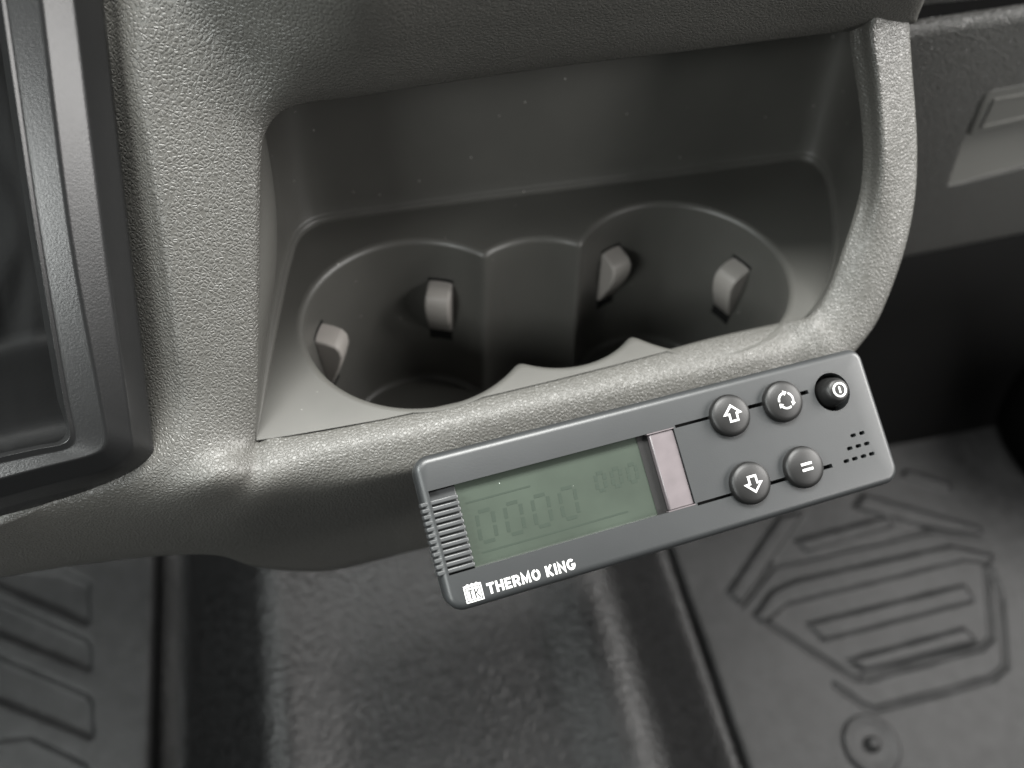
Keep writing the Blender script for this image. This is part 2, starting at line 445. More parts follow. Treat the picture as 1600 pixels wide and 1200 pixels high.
# --- tray: shelf with holes, recess walls
def dense(px_pts, z=0.0, n=10):
    return crom([atZ(x, y, z) for x, y in px_pts], n)
S_left = [(400.5, 688), (404, 668), (411, 635), (425, 560), (441, 478), (452, 425), (458, 403)]
S_bl = [(458, 403), (464, 383), (475, 366), (492, 354), (515, 347)]
S_back = [(515, 347), (700, 321.5), (900, 295.5), (1100, 270), (1225, 253)]
S_br = [(1225, 253), (1252, 251), (1270, 257), (1284, 274), (1292, 296)]
S_right = [(1292, 296), (1298, 335), (1301, 375), (1296, 420), (1284, 455), (1268, 482), (1252, 500)]
nL, nC, nB = 24, 14, 40
sL = resample(dense(S_left), nL); sBL = resample(dense(S_bl), nC); sB = resample(dense(S_back), nB); sBR = resample(dense(S_br), nC); sR = resample(dense(S_right), nL)
outline = sL + sBL[1:] + sB[1:] + sBR[1:] + sR[1:]
# mouth curve pieces
idx = lambda k: k * N_ALONG
mt = [r[1] for r in rows_top]
mr = [r[1] for r in rows_R]
def shift(p, d=.06): return p + Vector((0, d, 0))
NV = 22
UL = [shift(p) for p in resample(mt[idx(0):idx(8) + 1], NV)]
UR = [shift(p) for p in resample(mr[idx(1):idx(10) + 1], NV)][::-1]
# top of the back wall
ZT = 10.9
tl0 = Vector((-3.5, 5.0, ZT)); tl1 = Vector((-2.2, 6.9, ZT)); tr0 = Vector((17.4, 6.9, ZT)); tr1 = Vector((18.8, 4.6, ZT))
def bez(a, c, b, n): return [a * (1 - t) ** 2 + c * 2 * t * (1 - t) + b * t * t for t in [i / n for i in range(n + 1)]]
TLp, TRp = UL[-1], UR[-1]
nO = len(outline)
topp = [TLp.lerp(tl0, i / nL) for i in range(nL + 1)] + bez(tl0, Vector((-3.45, 6.9, ZT)), tl1, nC)[1:] + [tl1.lerp(tr0, i / nB) for i in range(1, nB + 1)] + bez(tr0, Vector((18.9, 6.9, ZT)), tr1, nC)[1:] + [tr1.lerp(TRp, i / nL) for i in range(1, nL + 1)]
lip_path = [shift(p) for p in mt[idx(8):idx(17) + 1]] + [TRp]
lip_path = resample(lip_path, nO - 1)
# outward direction of the shelf outline
outw = []
for i in range(nO):
    a = outline[max(0, i - 1)]; b = outline[min(nO - 1, i + 1)]
    t = (b - a).normalized(); outw.append(Vector((-t.y, t.x, 0)))
ramp = [min(1.0, i / 14.0, (nO - 1 - i) / 14.0) for i in range(nO)]
wrows = []
for (o_, z_) in [(0, 0.0), (0.0, .10), (.01, .18), (.05, .235), (.11, .26), (.15, .29), (.175, .36)]:
    wrows.append([outline[i] + outw[i] * (o_ * ramp[i]) + Vector((0, 0, z_ * ramp[i])) for i in range(nO)])
base = wrows[-1]
for k in range(1, NV + 1):
    v = k / NV
    row = []
    for i in range(nO):
        p = base[i].lerp(topp[i], v)
        if i < nL: p = p + (UL[k] - base[0].lerp(topp[0], v)) * (1 - i / nL)
        if 0 < i < nL:                         # the left wall swells softly out of the panel
            u = i / nL; p = p + Vector((.72 * 5.2 * u * (1 - u) ** 2.2 * sm((v - .08) / .42) * (1 - .92 * sm((v - .55) / .42)), 0, 0))
        if i > nO - 1 - nL: p = p + (UR[k] - base[-1].lerp(topp[-1], v)) * (1 - (nO - 1 - i) / nL)
        row.append(p)
    wrows.append(row)
for k in range(1, 7):
    wrows.append([topp[i].lerp(lip_path[i], k / 6) for i in range(nO)])
tray_v = [p for r in wrows for p in r]
tray_f = grid_faces(len(wrows), nO)
# holes
HC = [(0.0, 0.0, 4.0), (4.87, -0.2, 3.24), (10.30, 0.0, 4.02)]
def union_loop(dr):
    """outline of the three overlapping round holes grown by dr; fixed number of points"""
    c = [(x, y, r + dr) for x, y, r in HC]
    def cross(a, b):
        dx, dy = b[0] - a[0], b[1] - a[1]; d = math.hypot(dx, dy)
        q = (d * d + a[2] ** 2 - b[2] ** 2) / (2 * d); h = math.sqrt(a[2] ** 2 - q * q)
        ux, uy = dx / d, dy / d
        return (a[0] + ux * q - uy * h, a[1] + uy * q + ux * h), (a[0] + ux * q + uy * h, a[1] + uy * q - ux * h)
    u1, l1 = cross(c[0], c[1]); u2, l2 = cross(c[1], c[2])
    def ang(k, p): return math.atan2(p[1] - c[k][1], p[0] - c[k][0])
    lp = []
    def arc(k, a, b, n):
        for i in range(n):
            t = a + (b - a) * i / n
            lp.append((c[k][0] + c[k][2] * math.cos(t), c[k][1] + c[k][2] * math.sin(t)))

    T2 = 2 * math.pi
    arc(0, ang(0, u1), ang(0, l1) + T2, 96)        # round the left hole, anticlockwise
    arc(1, ang(1, l1), ang(1, l2), 30)
    b = ang(2, u2)
    arc(2, ang(2, l2), b if b > ang(2, l2) else b + T2, 96)
    arc(1, ang(1, u2), ang(1, u1), 30)
    for it in range(2):                            # the cusps are slightly rounded
        lp = [((lp[i - 1][0] + 2 * p[0] + lp[(i + 1) % len(lp)][0]) / 4, (lp[i - 1][1] + 2 * p[1] + lp[(i + 1) % len(lp)][1]) / 4) for i, p in enumerate(lp)]
    return lp
hrows = []
RF = 0.26
specs = [(RF + .03, 0.0), (RF, 0.0)]
for k in range(1, 7):
    a = math.pi / 2 * k / 6
    specs.append((RF - RF * math.sin(a), -RF * (1 - math.cos(a))))
for k in range(1, 11): specs.append((-0.055 * k, -RF - 0.70 * k))
zb = specs[-1][1]
specs += [(-.60, zb - .20), (-.70, zb - .30), (-.85, zb - .34)]
for dr, z in specs:
    hrows.append([Vector((x, y, z)) for x, y in union_loop(dr)])
nH = len(hrows[0])
b0 = len(tray_v)
tray_v += [p for r in hrows for p in r]
tray_f += [tuple(b0 + i for i in q)[::-1] for q in grid_faces(len(hrows), nH, False, True)]
front = [(x, -3.9 + .035 * max(0.0, x + 2) + seam(x)) for x in (11.5, 10, 8, 6, 4, 2, 0, -2, -4, -5)]
v2, f2 = fill2d([(p.x, p.y) for p in outline] + front, [[(p.x, p.y) for p in hrows[0]]])
b0 = len(tray_v); tray_v += [Vector((x, y, 0)) for x, y in v2]; tray_f += [tuple(b0 + i for i in q) for q in f2]
v2, f2 = fill2d([(p.x, p.y) for p in hrows[-1]], [])
b0 = len(tray_v); tray_v += [Vector((x, y, specs[-1][1])) for x, y in v2]; tray_f += [tuple(b0 + i for i in q) for q in f2]
tray = mesh_obj('cup_holder_tray', tray_v, tray_f, M_tray, dash)
bm = bmesh.new(); bm.from_mesh(tray.data)
bmesh.ops.remove_doubles(bm, verts=bm.verts, dist=0.00004)
bmesh.ops.recalc_face_normals(bm, faces=bm.faces)
bm.to_mesh(tray.data); bm.free()
set_sharp(tray, 50)

# spring tabs, each over a flat dark patch painted as its slot's shade
def tab(hole, deg, ztop=-1.55, w=.50):
    cx, cy, r = HC[hole]; a = math.radians(deg)
    rad = Vector((math.cos(a), math.sin(a), 0)); tan = Vector((-math.sin(a), math.cos(a), 0))
    def fr(u, v, z):                       # u = towards the middle of the hole from the wall, v = across
        return Vector((cx, cy, 0)) + rad * (r - .12 - u) + tan * v + Vector((0, 0, z))
    prof = [(-.25, ztop), (.45, ztop - .10), (.80, ztop - .24), (.95, ztop - .48), (.97, ztop - .85), (.80, ztop - 1.5), (.35, ztop - 2.6), (-.25, ztop - 3.0)]
    m = MB(fr); n = len(prof)
    m.add([(u, -w, z) for u, z in prof] + [(u, w, z) for u, z in prof],
          [tuple(range(n)), tuple(range(2 * n - 1, n - 1, -1))] + [(i, (i + 1) % n, n + (i + 1) % n, n + i) for i in range(n)])
    o = m.build('grip_tab', M_tab, tray, smooth=True, sharp=35)
    bevel(o, .10, 3, 35)
    s = []; sf = []
    nn = 8
    for i in range(nn + 1):
        for k in range(9):
            z = ztop + .10 - 3.3 * k / 8
            dr = -.055 * max(0, (-z - RF) / .70) - .02
            aa = a + (w + .035) / r * (2 * i / nn - 1)
            s.append(Vector((cx + (r + dr) * math.cos(aa), cy + (r + dr) * math.sin(aa), z)))
    sf = [q[::-1] for q in grid_faces(nn + 1, 9)]
    mesh_obj('tab_slot_shade', s, sf, M_slot, tray)
tab(0, 156); tab(0, 66, -1.9); tab(2, 111, -1.75); tab(2, 21, -1.6)
tab(0, 270); tab(2, 270)

# --- unseen black box added behind the shell to block light
m = MB(); m.box((-34, 13.5, -6), (19, 16, 26)); m.build('inner_light_block', M_black, dash, smooth=False)
mm = MB()

# ================================================================== gear lever surround
gear = thing('gear_lever_console', (-13, -3.0, 3.0), 'black plastic gear lever surround with a leather gaiter at the left edge', 'gear surround')
def run(pts, off): return [fac(x, y, off) for x, y in pts]
br = [run([(149, -120), (162, 0), (204, 380), (240, 690), (243, 716), (222, 741), (188, 758), (60, 791), (-80, 828), (-200, 860)], -.2),
      run([(146, -120), (159, 0), (201, 380), (237, 685), (240, 708), (222, 730), (188, 746), (60, 779), (-80, 816), (-200, 848)], -.65),
      run([(104, -120), (116, 0), (163, 380), (203, 660), (206, 700), (192, 720), (168, 733), (60, 762), (-80, 800), (-200, 832)], -1.48),
      run([(50, -120), (64, 0), (112, 380), (160, 640), (167, 688), (160, 702), (145, 710), (60, 732), (-80, 770), (-200, 802)], -1.95),
      run([(-9, -120), (9, 0), (65, 380), (107, 630), (117, 684), (113, 695), (102, 702), (60, 711), (-80, 741), (-200, 767)], -1.86),
      run([(-16, -120), (2, 0), (58, 380), (100, 630), (109, 678), (106, 687), (96, 694), (60, 701), (-80, 731), (-200, 757)], -1.92),
      run([(-20, -120), (-2, 0), (54, 380), (95, 628), (104, 674), (101, 683), (92, 690), (60, 696), (-80, 726), (-200, 752)], -1.3),
      run([(-30, -120), (-10, 0), (48, 380), (90, 626), (99, 671), (96, 680), (87, 686), (60, 692), (-80, 722), (-200, 748)], 1.5)]
fil = []                                   # round the ridges between the flats a little
for i, row in enumerate(br):
    if 0 < i < len(br) - 1:
        for t in (-.10, -.04): fil.append([p.lerp(q, -t) for p, q in zip(row, br[i - 1])])
        for t in (.04, .10): fil.append([p.lerp(q, t) for p, q in zip(row, br[i + 1])])
    else: fil.append(row)
rows = [crom(r, 10) for r in fil]
bz = loft('bezel', rows, M_bezel, gear)
m = MB(); m.box((-32, 5.4, 16.5), (-8.8, 16, 17.5)); m.build('unseen_light_block', M_black, gear, smooth=False)  # unseen slab added to keep light from above off the gaiter
# gaiter: folded leather inside the surround
gv = []; nu, nv = 70, 60
for i in range(nu + 1):
    for j in range(nv + 1):
        u = i / nu; v = j / nv
        px = 118 - 330 * u
        edge_y = 705 + (118 - px) * .22
        py = edge_y - 760 * v
        px2 = px - (1 - 0) * 0 - 100 * v * (1 - .0)
        depth = -1.1 + 2.0 * v + 10.0 * sm((v - .05) / .20)
        fold = .30 * math.sin(9 * v + 5 * u + 1.5 * noise.noise(Vector((u * 5, v * 5, 0)))) * min(1, v * 5) * (1 - .5 * v)
        wr = .07 * noise.noise(Vector((u * 14, v * 9, 2.0))) * min(1, v * 8)
        gv.append(fac(px2, py, depth + fold + wr))
loft('gaiter', [gv[i * (nv + 1):(i + 1) * (nv + 1)] for i in range(nu + 1)], M_boot, gear)

# ================================================================== glove box on the passenger side
gb = thing('glove_box', (22, 3, -4), 'dark grained glove box lid with a recessed pull handle right of the cup holder', 'glove box')
GN = Vector((0, 1, 0.22)); GD = 6.0 + .22 * 5.1
def gl(px, py, off=0.0): return on(px, py, GN, GD + off)
# the lid is worked out in the plane of its own front
gu = Vector((1, 0, 0)); gvv = Vector((0, -.22, 1)).normalized(); gw = Vector((0, -1, -.22)).normalized()
g0 = gl(1430, 200)
def gloc(px, py):
    p = gl(px, py) - g0; return (p.dot(gu), p.dot(gvv))
def gfr(u, v, w): return g0 + gu * u + gvv * v + gw * w
L_top = gloc(1445, 46); L_tr = gloc(1800, 4); L_br = gloc(1780, 325); L_bl = gloc(1420, 395)
lid_l = 20.6 - g0.x
lid_out = [(lid_l, L_bl[1] - .6), (L_br[0], L_br[1]), (L_tr[0], L_tr[1]), (lid_l, L_top[1] - .5)]
pk = [gloc(x, y) for x, y in [(1480, 291), (1502, 226), (1528, 162), (1537, 148), (1552, 140), (1600, 131), (1720, 112), (1720, 235), (1600, 263), (1500, 288)]]
v2, f2 = fill2d(lid_out, [pk])
m = MB(gfr)
m.add([(x, y, 0) for x, y in v2], f2)
n = len(pk)
topv = max(p[1] for p in pk); botv = min(p[1] for p in pk)
inner = []
for (x, y) in pk:
    t = (y - botv) / (topv - botv)
    inner.append((x + .12, y, -.15 - 2.3 * t))
b = [(x, y, 0) for x, y in pk] + inner
m.add(b, [(i, (i + 1) % n, n + (i + 1) % n, n + i) for i in range(n)])
# rolled top edge, bottom edge
nt = 7
tv = []
for i in range(nt + 1):
    a = math.pi / 2 * i / nt
    tv += [(lid_out[3][0], lid_out[3][1] + .5 * math.sin(a), -.5 * (1 - math.cos(a))), (lid_out[2][0], lid_out[2][1] + .5 * math.sin(a), -.5 * (1 - math.cos(a)))]
m.add(tv, [(2 * i, 2 * i + 1, 2 * i + 3, 2 * i + 2) for i in range(nt)])
tv = []
for i in range(nt + 1):
    a = math.pi / 2 * i / nt
    tv += [(lid_out[0][0], lid_out[0][1] - 1.2 * math.sin(a), -1.2 * (1 - math.cos(a))), (lid_out[1][0], lid_out[1][1] - 1.2 * math.sin(a), -1.2 * (1 - math.cos(a)))]
tv += [(lid_out[0][0], lid_out[0][1] - 1.3, -9), (lid_out[1][0], lid_out[1][1] - 1.3, -9)]
m.add(tv, [(2 * i, 2 * i + 1, 2 * i + 3, 2 * i + 2) for i in range(nt + 1)])
m.build('lid', M_glove, gb, sharp=35)
m = MB(gfr); m.add(inner, [tuple(range(n))]); m.build('handle_pocket', M_glove_s, gb, sharp=35)
hp = [gloc(x, y) for x, y in [(1513, 216), (1543, 146), (1556, 142), (1600, 134), (1715, 115), (1715, 178), (1600, 196), (1530, 212)]]
m = MB(gfr); n = len(hp)
m.add([(x, y, -.10) for x, y in hp] + [(x, y, -.7) for x, y in hp], [tuple(range(n)), tuple(range(2 * n - 1, n - 1, -1))] + [(i, n + i, n + (i + 1) % n, (i + 1) % n) for i in range(n)])
bevel(m.build('handle', M_glove_s, gb, sharp=35), .18, 3, 40)
hp2 = [gloc(x, y) for x, y in [(1536, 200), (1556, 158), (1600, 150), (1712, 131), (1712, 168), (1600, 186)]]
m = MB(gfr); m.ribbon(hp2, .10, -.12, -.03, closed=True); o = m.build('handle_rim', M_glove_s, gb, sharp=35)

# dashboard trim above the glove box
trim = MB()
tw = [(0.0, 1.8), (.0, 1.0), (.15, .8), (.45, .7), (1.2, .45), (4.0, -.6), (9.0, -2.0)]
c0 = gloc(1440, 36); c1 = gloc(1800, -6)
rows = []
for k in range(13):
    t = k / 12
    u = lid_l + (c1[0] - lid_l) * t; vv = c0[1] + .02
    rows.append([gfr(u, vv + a, -b) for a, b in tw])
loft('passenger_trim', rows, M_glove, dash)

# ================================================================== floor
tF = ray(300, -1300).normalized()
nF = Vector((1, 0, 0)).cross(tF).normalized()
if nF.z < 0: nF = -nF
dF = nF.dot(Vector((0, 0, -38)))
def fl(px, py, h=0.0): return on(px, py, nF, dF + h)
prof = [(-420, -.6), (-60, -.6), (235, -.6), (252, -1.6), (285, -2.0), (318, .6), (355, 3.6), (390, 6.0), (415, 7.2), (445, 7.6), (485, 7.0), (540, 6.3), (640, 6.15), (760, 6.15), (860, 6.25), (900, 6.8), (935, 7.5), (970, 7.6), (1002, 6.8), (1032, 4.6), (1065, 1.8), (1092, .1), (1110, -.25), (1126, -.5), (1150, -.6), (1500, -.6), (2300, -.6)]
pp = crom([fl(x, 1050, h) for x, h in prof], 6)
rows = []
for k in range(41):
    s = -40 + 85 * k / 40
    row = []
    for p in pp:
        q = p + tF * s
        row.append(q + nF * (.10 * noise.noise(q * .18)))
    rows.append(row)
floor = loft('floor', rows, M_floor, None, flip=False)
floor['kind'] = 'structure'
# footwell front: black slope standing in for the shade under the dashboard
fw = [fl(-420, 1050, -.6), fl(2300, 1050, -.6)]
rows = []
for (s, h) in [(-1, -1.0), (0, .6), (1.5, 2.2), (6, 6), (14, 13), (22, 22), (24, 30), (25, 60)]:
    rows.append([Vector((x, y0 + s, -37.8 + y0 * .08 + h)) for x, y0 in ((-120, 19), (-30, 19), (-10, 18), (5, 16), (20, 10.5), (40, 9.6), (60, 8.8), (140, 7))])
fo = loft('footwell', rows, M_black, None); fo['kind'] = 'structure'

def inpoly_dist(p, poly):
    c = False; n = len(poly); j = n - 1; best = 1e9
    for i in range(n):
        a, b = poly[i], poly[j]
        if (a[1] > p[1]) != (b[1] > p[1]) and p[0] < (b[0] - a[0]) * (p[1] - a[1]) / (b[1] - a[1]) + a[0]: c = not c
        ex, ey = b[0] - a[0], b[1] - a[1]; l2 = ex * ex + ey * ey
        t = max(0, min(1, ((p[0] - a[0]) * ex + (p[1] - a[1]) * ey) / l2)) if l2 > 0 else 0
        d = math.hypot(p[0] - a[0] - t * ex, p[1] - a[1] - t * ey)
        if d < best: best = d
        j = i
    return best if c else -best
def line_dist(p, pl):
    best = 1e9
    for a, b in zip(pl, pl[1:]):
        ex, ey = b[0] - a[0], b[1] - a[1]; l2 = ex * ex + ey * ey
        t = max(0, min(1, ((p[0] - a[0]) * ex + (p[1] - a[1]) * ey) / l2))
        best = min(best, math.hypot(p[0] - a[0] - t * ex, p[1] - a[1] - t * ey))
    return best
F0 = fl(800, 1050)
fu = (Vector((1, 0, 0)) - tF * tF.x).normalized()
def floc(px, py): p = fl(px, py) - F0; return (p.dot(fu), p.dot(tF))
def floor_mat(label, u0, u1, v0, v1, step, polys, lines, edge_side, name='floor_mat'):
    """one rubber sheet; polys = (outline, height) pads, lines = (polyline, width, height)"""
    t = thing(name, F0 + fu * ((u0 + u1) / 2) + tF * ((v0 + v1) / 2), label, 'floor mat')
    nu = int((u1 - u0) / step); nv = int((v1 - v0) / step)
    rows = []
    for i in range(nu + 1):
        row = []
        for j in range(nv + 1):
            u = u0 + (u1 - u0) * i / nu; v = v0 + (v1 - v0) * j / nv
            h = .5
            for pl, bb, hh in polys:
                if bb[0] - .5 < u < bb[1] + .5 and bb[2] - .5 < v < bb[3] + .5:
                    h += hh * sm(inpoly_dist((u, v), pl) / .20 + .5)
            for pl, bb, w, hh in lines:
                if bb[0] - 1 < u < bb[1] + 1 and bb[2] - 1 < v < bb[3] + 1:
                    h += hh * sm(1.5 - line_dist((u, v), pl) / w)
            e = (u - u0) if edge_side < 0 else (u1 - u)
            if e < .5: h -= .55 * (1 - math.sqrt(max(0, 1 - (1 - e / .5) ** 2)))
            row.append(F0 + fu * u + tF * v + nF * (h + .06 * noise.noise(Vector((u, v, 0)) * .2)))
        rows.append(row)
    loft('rubber_sheet', rows, M_mat, t)
    return t
def bbx(pl): return (min(p[0] for p in pl), max(p[0] for p in pl), min(p[1] for p in pl), max(p[1] for p in pl))
def PZ(px, h):
    pl = [floc(x, y) for x, y in px]; return (pl, bbx(pl), h)
def LZ(px, w, h):
    pl = [floc(x, y) for x, y in px]; return (pl, bbx(pl), w, h)
# passenger side mat
polys = [PZ([(1175, 966), (1203, 928), (1240, 912), (1480, 858), (1545, 873), (1540, 886), (1500, 880), (1225, 948), (1190, 978)], .32),
         PZ([(1258, 979), (1500, 919), (1516, 943), (1282, 1004)], .32),
         PZ([(1318, 1036), (1500, 986), (1520, 1006), (1345, 1050)], .32),
         PZ([(1135, 930), (1215, 812), (1252, 806), (1200, 880), (1155, 950)], .34),
         PZ([(1240, 850), (1382, 812), (1390, 828), (1256, 866)], .32),
         PZ([(1345, 778), (1528, 830), (1524, 843), (1450, 830), (1330, 798)], .34),
         PZ([(1410, 740), (1480, 762), (1476, 772), (1405, 750)], .3)]
lines = [LZ([(1193, 974), (1330, 1062), (1350, 1063), (1530, 1014), (1545, 1000), (1536, 892)], .14, -.28),
         LZ([(1300, 1072), (1345, 1104), (1365, 1111), (1545, 1063), (1567, 1044), (1560, 935), (1543, 888)], .14, -.28),
         LZ([(1155, 950), (1205, 888), (1450, 832), (1525, 842)], .14, -.26)]
uR = floc(1112, 1050)[0]
floor_mat('black rubber floor mat with trapezoid ribs on the passenger side, lower right', uR, uR + 46, -30, 22, .17, polys, lines, -1)
# driver side mat
polysL = [PZ([(-60, 913), (-60, 893), (0, 917), (142, 980), (142, 985), (139, 1003), (0, 940)], 0)]
sunk = [PZ([(-90, 840), (30, 890), (100, 895), (142, 914), (142, 978), (0, 915), (-90, 876)], -.36),
        PZ([(-90, 900), (0, 940), (138, 1003), (145, 1012), (145, 1050), (0, 991), (-90, 955)], -.36),
        PZ([(-90, 990), (0, 1028), (140, 1090), (147, 1099), (149, 1156), (0, 1096), (-90, 1060)], -.36),
        PZ([(-90, 1170), (0, 1162), (50, 1155), (137, 1197), (150, 1230), (-90, 1300)], -.36)]
uL = floc(242, 1050)[0]
floor_mat('black rubber floor mat with slanting raised ribs, lower left corner', uL - 30, uL, -30, 30, .2, sunk, [], 1)

# round fastener pinning the passenger mat
fx = floc(1356, 1166)
cF = F0 + fu * fx[0] + tF * fx[1] + nF * .5
fas = thing('mat_fastener', cF, 'round black mat fastener with a small centre knob at the bottom edge', 'fastener')
def ffr(u, v, w): return cF + fu * u + tF * v + nF * w
MB(ffr).cyl(0, 0, [(2.05, -.1), (2.05, .22), (1.95, .32), (1.75, .34), (1.55, .26), (.9, .22), (.1, .22)], 48).build('flange', M_mat, fas, sharp=None)
MB(ffr).cyl(0, 0, [(.55, .1), (.52, .55), (.44, .72), (.28, .80), (.05, .82)], 28).build('knob', M_mat, fas, sharp=None)

# rounded black trim at the right edge of the footwell
bl = thing('side_trim', fl(1640, 740), 'black rounded trim at the right edge beside the passenger mat', 'trim')
c = fl(1735, 680, 4)
vv = []
for i in range(25):
    th = math.pi * i / 24
    for j in range(36):
        ph = 2 * math.pi * j / 36
        d = Vector((math.sin(th) * math.cos(ph), math.sin(th) * math.sin(ph), math.cos(th)))
        d = Vector([math.copysign(abs(q) ** .75, q) for q in d])
        vv.append(c + Vector((8 + d.x * 16.0, 1 + d.y * 8.5, 4 + d.z * 14)))
loft('cover', [vv[i * 36:(i + 1) * 36] for i in range(25)], M_black, bl, closed_c=True)

# ================================================================== temperature controller
CB = Matrix(((0.99906505, -0.04231219, 0.00887191), (0.04112937, 0.86701462, -0.49658234), (0.01331941, 0.49648295, 0.86794428)))
CU, CV, CW = CB.col[0].copy(), CB.col[1].copy(), CB.col[2].copy()
CO = CAM + ray(648, 716) * 22.0
def cfr(u, v, w): return CO + CU * u + CV * v + CW * w
ctl = thing('temperature_controller', cfr(7, -2, -2.4), 'grey controller box with green display and five dark buttons fixed below the cup holders', 'controller')
W_, H_ = 14.36, 4.30
def rrect(x0, y0, x1, y1, rads, n=8):
    """anticlockwise rounded rectangle, rads = bottom left, bottom right, top right, top left"""
    c = [(x0, y0, rads[0], math.pi), (x1, y0, rads[1], 1.5 * math.pi), (x1, y1, rads[2], 0), (x0, y1, rads[3], .5 * math.pi)]
    sg = [(1, 1), (-1, 1), (-1, -1), (1, -1)]
    o = []
    for (x, y, r, a), (sx, sy) in zip(c, sg):
        for k in range(n + 1):
            t = a + math.pi / 2 * k / n
            o.append((x + sx * r + r * math.cos(t), y + sy * r + r * math.sin(t)))
    return o
def body_loop(ins): return rrect(-.10 + ins, -H_ - .02 + ins, W_ - ins, 0.0 - ins, [max(.12, q - ins) for q in (.50, .50, .42, .42)])
BE = .24
loops = []
for k in range(8):
    a = math.pi / 2 * k / 7
    loops.append([(x, y, -BE * math.sin(a)) for x, y in body_loop(BE - BE * (1 - math.cos(a)) * 1.0 if False else BE * math.cos(a) ** 1.0 if False else BE * (1 - math.sin(math.pi / 2 - a + 0) ) if False else BE * (1 - math.sin(a)))] if False else
                 [(x, y, -BE * (1 - math.cos(a))) for x, y in body_loop(BE * (1 - math.sin(a)))])
loops.append([(x, y, -.9) for x, y in body_loop(0)])
loops.append([(x, y, -.96) for x, y in body_loop(.05)])
loops.append([(x, y, -1.02) for x, y in body_loop(.0)])
loops.append([(x, y, -2.2) for x, y in body_loop(.12)])
loops.append([(x, y, -2.4) for x, y in body_loop(.35)])
VT, VB = -.97, -3.31
win = [(.10, VB), (7.56, VB), (7.56, VT), (.10, VT)]
def slot(u0, u1, v, w=.10):
    return [(u0, v - w / 2), (u1, v - w / 2), (u1, v + w / 2), (u0, v + w / 2)]
def ring(cu, cv, r, n=40): return [(cu + r * math.cos(2 * math.pi * k / n), cv + r * math.sin(2 * math.pi * k / n)) for k in range(n)]
PWR = (12.93, -1.16)
holes = [win, slot(7.62, 8.9, VT, .09), slot(9.8, 10.7, VT, .11), slot(11.6, 12.14, VT, .12),
         slot(7.62, 8.9, VB, .09), slot(9.8, 10.7, VB, .11), slot(11.6, 12.17, VB, .12), ring(*PWR, .60)]
vents = [(13.17, -2.61), (13.48, -2.61), (12.92, -2.96), (13.23, -2.96), (13.53, -2.96), (12.68, -3.30), (12.98, -3.30), (13.29, -3.30), (13.59, -3.30)]
for u, v in vents: holes.append(rrect(u - .10, v - .055, u + .10, v + .055, [.05] * 4, 3))
m = MB(cfr)
nl = len(loops[0])
m.add([p for l in loops for p in l], grid_faces(len(loops), nl, False, True) + [tuple((len(loops) - 1) * nl + i for i in range(nl))])
v2, f2 = fill2d([(p[0], p[1]) for p in loops[0]], holes)
m.add([(x, y, 0) for x, y in v2], f2)
depths = [.34] + [.18] * 6 + [.5] + [.25] * 9
for h, dp in zip(holes, depths):
    n = len(h)
    m.add([(x, y, 0) for x, y in h] + [(x, y, -dp) for x, y in h], [(i, (i + 1) % n, n + (i + 1) % n, n + i) for i in range(n)])
body = m.build('housing', M_ctrl, ctl, fix=False)
bm = bmesh.new(); bm.from_mesh(body.data)
bmesh.ops.remove_doubles(bm, verts=bm.verts, dist=0.00002)
bmesh.ops.recalc_face_normals(bm, faces=bm.faces)
bm.to_mesh(body.data); bm.free(); set_sharp(body, 40)
# dark inside seen through slots and vents
m = MB(cfr)
for h, dp in list(zip(holes, depths))[1:]:
    n = len(h); m.add([(x, y, -dp + .01) for x, y in h], [tuple(range(n))])
m.build('slot_floor', M_slot, ctl, smooth=False)
# ribbed grip at the left of the display
m = MB(cfr)
m.box((.0, VB + .02, -.5), (.90, VT - .02, -.24))
for k in range(12):
    v = VB + .06 + k * .172
    m.ribbon([(-.14, v + .055), (.90, v + .055)], .125, -.45, -.015)
    m.box((-.155, v - .01, -.75), (-.06, v + .115, -.06))
bevel(m.build('ribbed_grip', M_rib, ctl, sharp=35), .03, 2, 40)
# display
m = MB(cfr)
m.add([(.90, VB, -.26), (6.74, VB, -.26), (6.74, VT, -.26), (.90, VT, -.26)], [(0, 1, 2, 3)])
m.add([(.90, VB, -.26), (.90, VT, -.26), (.90, VT, -.33), (.90, VB, -.33)], [(0, 1, 2, 3)])
lcd = m.build('display', M_lcd, ctl, smooth=False)
m = MB(cfr)
def digit(u, v, w, h, sk=.06):
    def q(a, b): return (u + a * w + sk * b, v + b * h)
    for a, b in [((.15, 1), (.85, 1)), ((.15, 0), (.85, 0)), ((0, .1), (0, .45)), ((0, .55), (0, .9)), ((1, .1), (1, .45)), ((1, .55), (1, .9))]:
        m.ribbon([q(*a), q(*b)], .10, -.258, -.254)
for k in range(4): digit(1.25 + k * .82, -2.72, .46, .85)
m.ribbon([(1.2, -2.98), (5.6, -2.98)], .05, -.258, -.254)
m.ribbon([(1.1, -1.55), (3.0, -1.55)], .05, -.258, -.254)
for k in range(3): digit(4.9 + k * .5, -2.2, .26, .5, .04)
m.build('display_segment', M_seg, lcd, smooth=False, fix=True)
# pink film at the right end of the display
m = MB(cfr)
m.box((6.78, VB + .03, -.30), (7.55, VT - .03, -.05))
bevel(m.build('pink_film', M_foil, ctl, sharp=35), .04, 2)
for va, vb in ((VT - .035, VT - .005), (VB + .005, VB + .035)):
    m = MB(cfr); m.box((6.70, va, -.2), (7.56, vb, .003)); m.build('film_edge', M_foil, ctl, smooth=False)
m = MB(cfr); m.add([(6.44, VB, -.24), (6.775, VB, -.24), (6.775, VT, -.24), (6.44, VT, -.24)], [(0, 1, 2, 3)]); m.build('film_shadow_strip', M_btn, ctl, smooth=False)  # dark strip painted as the shadow beside the film
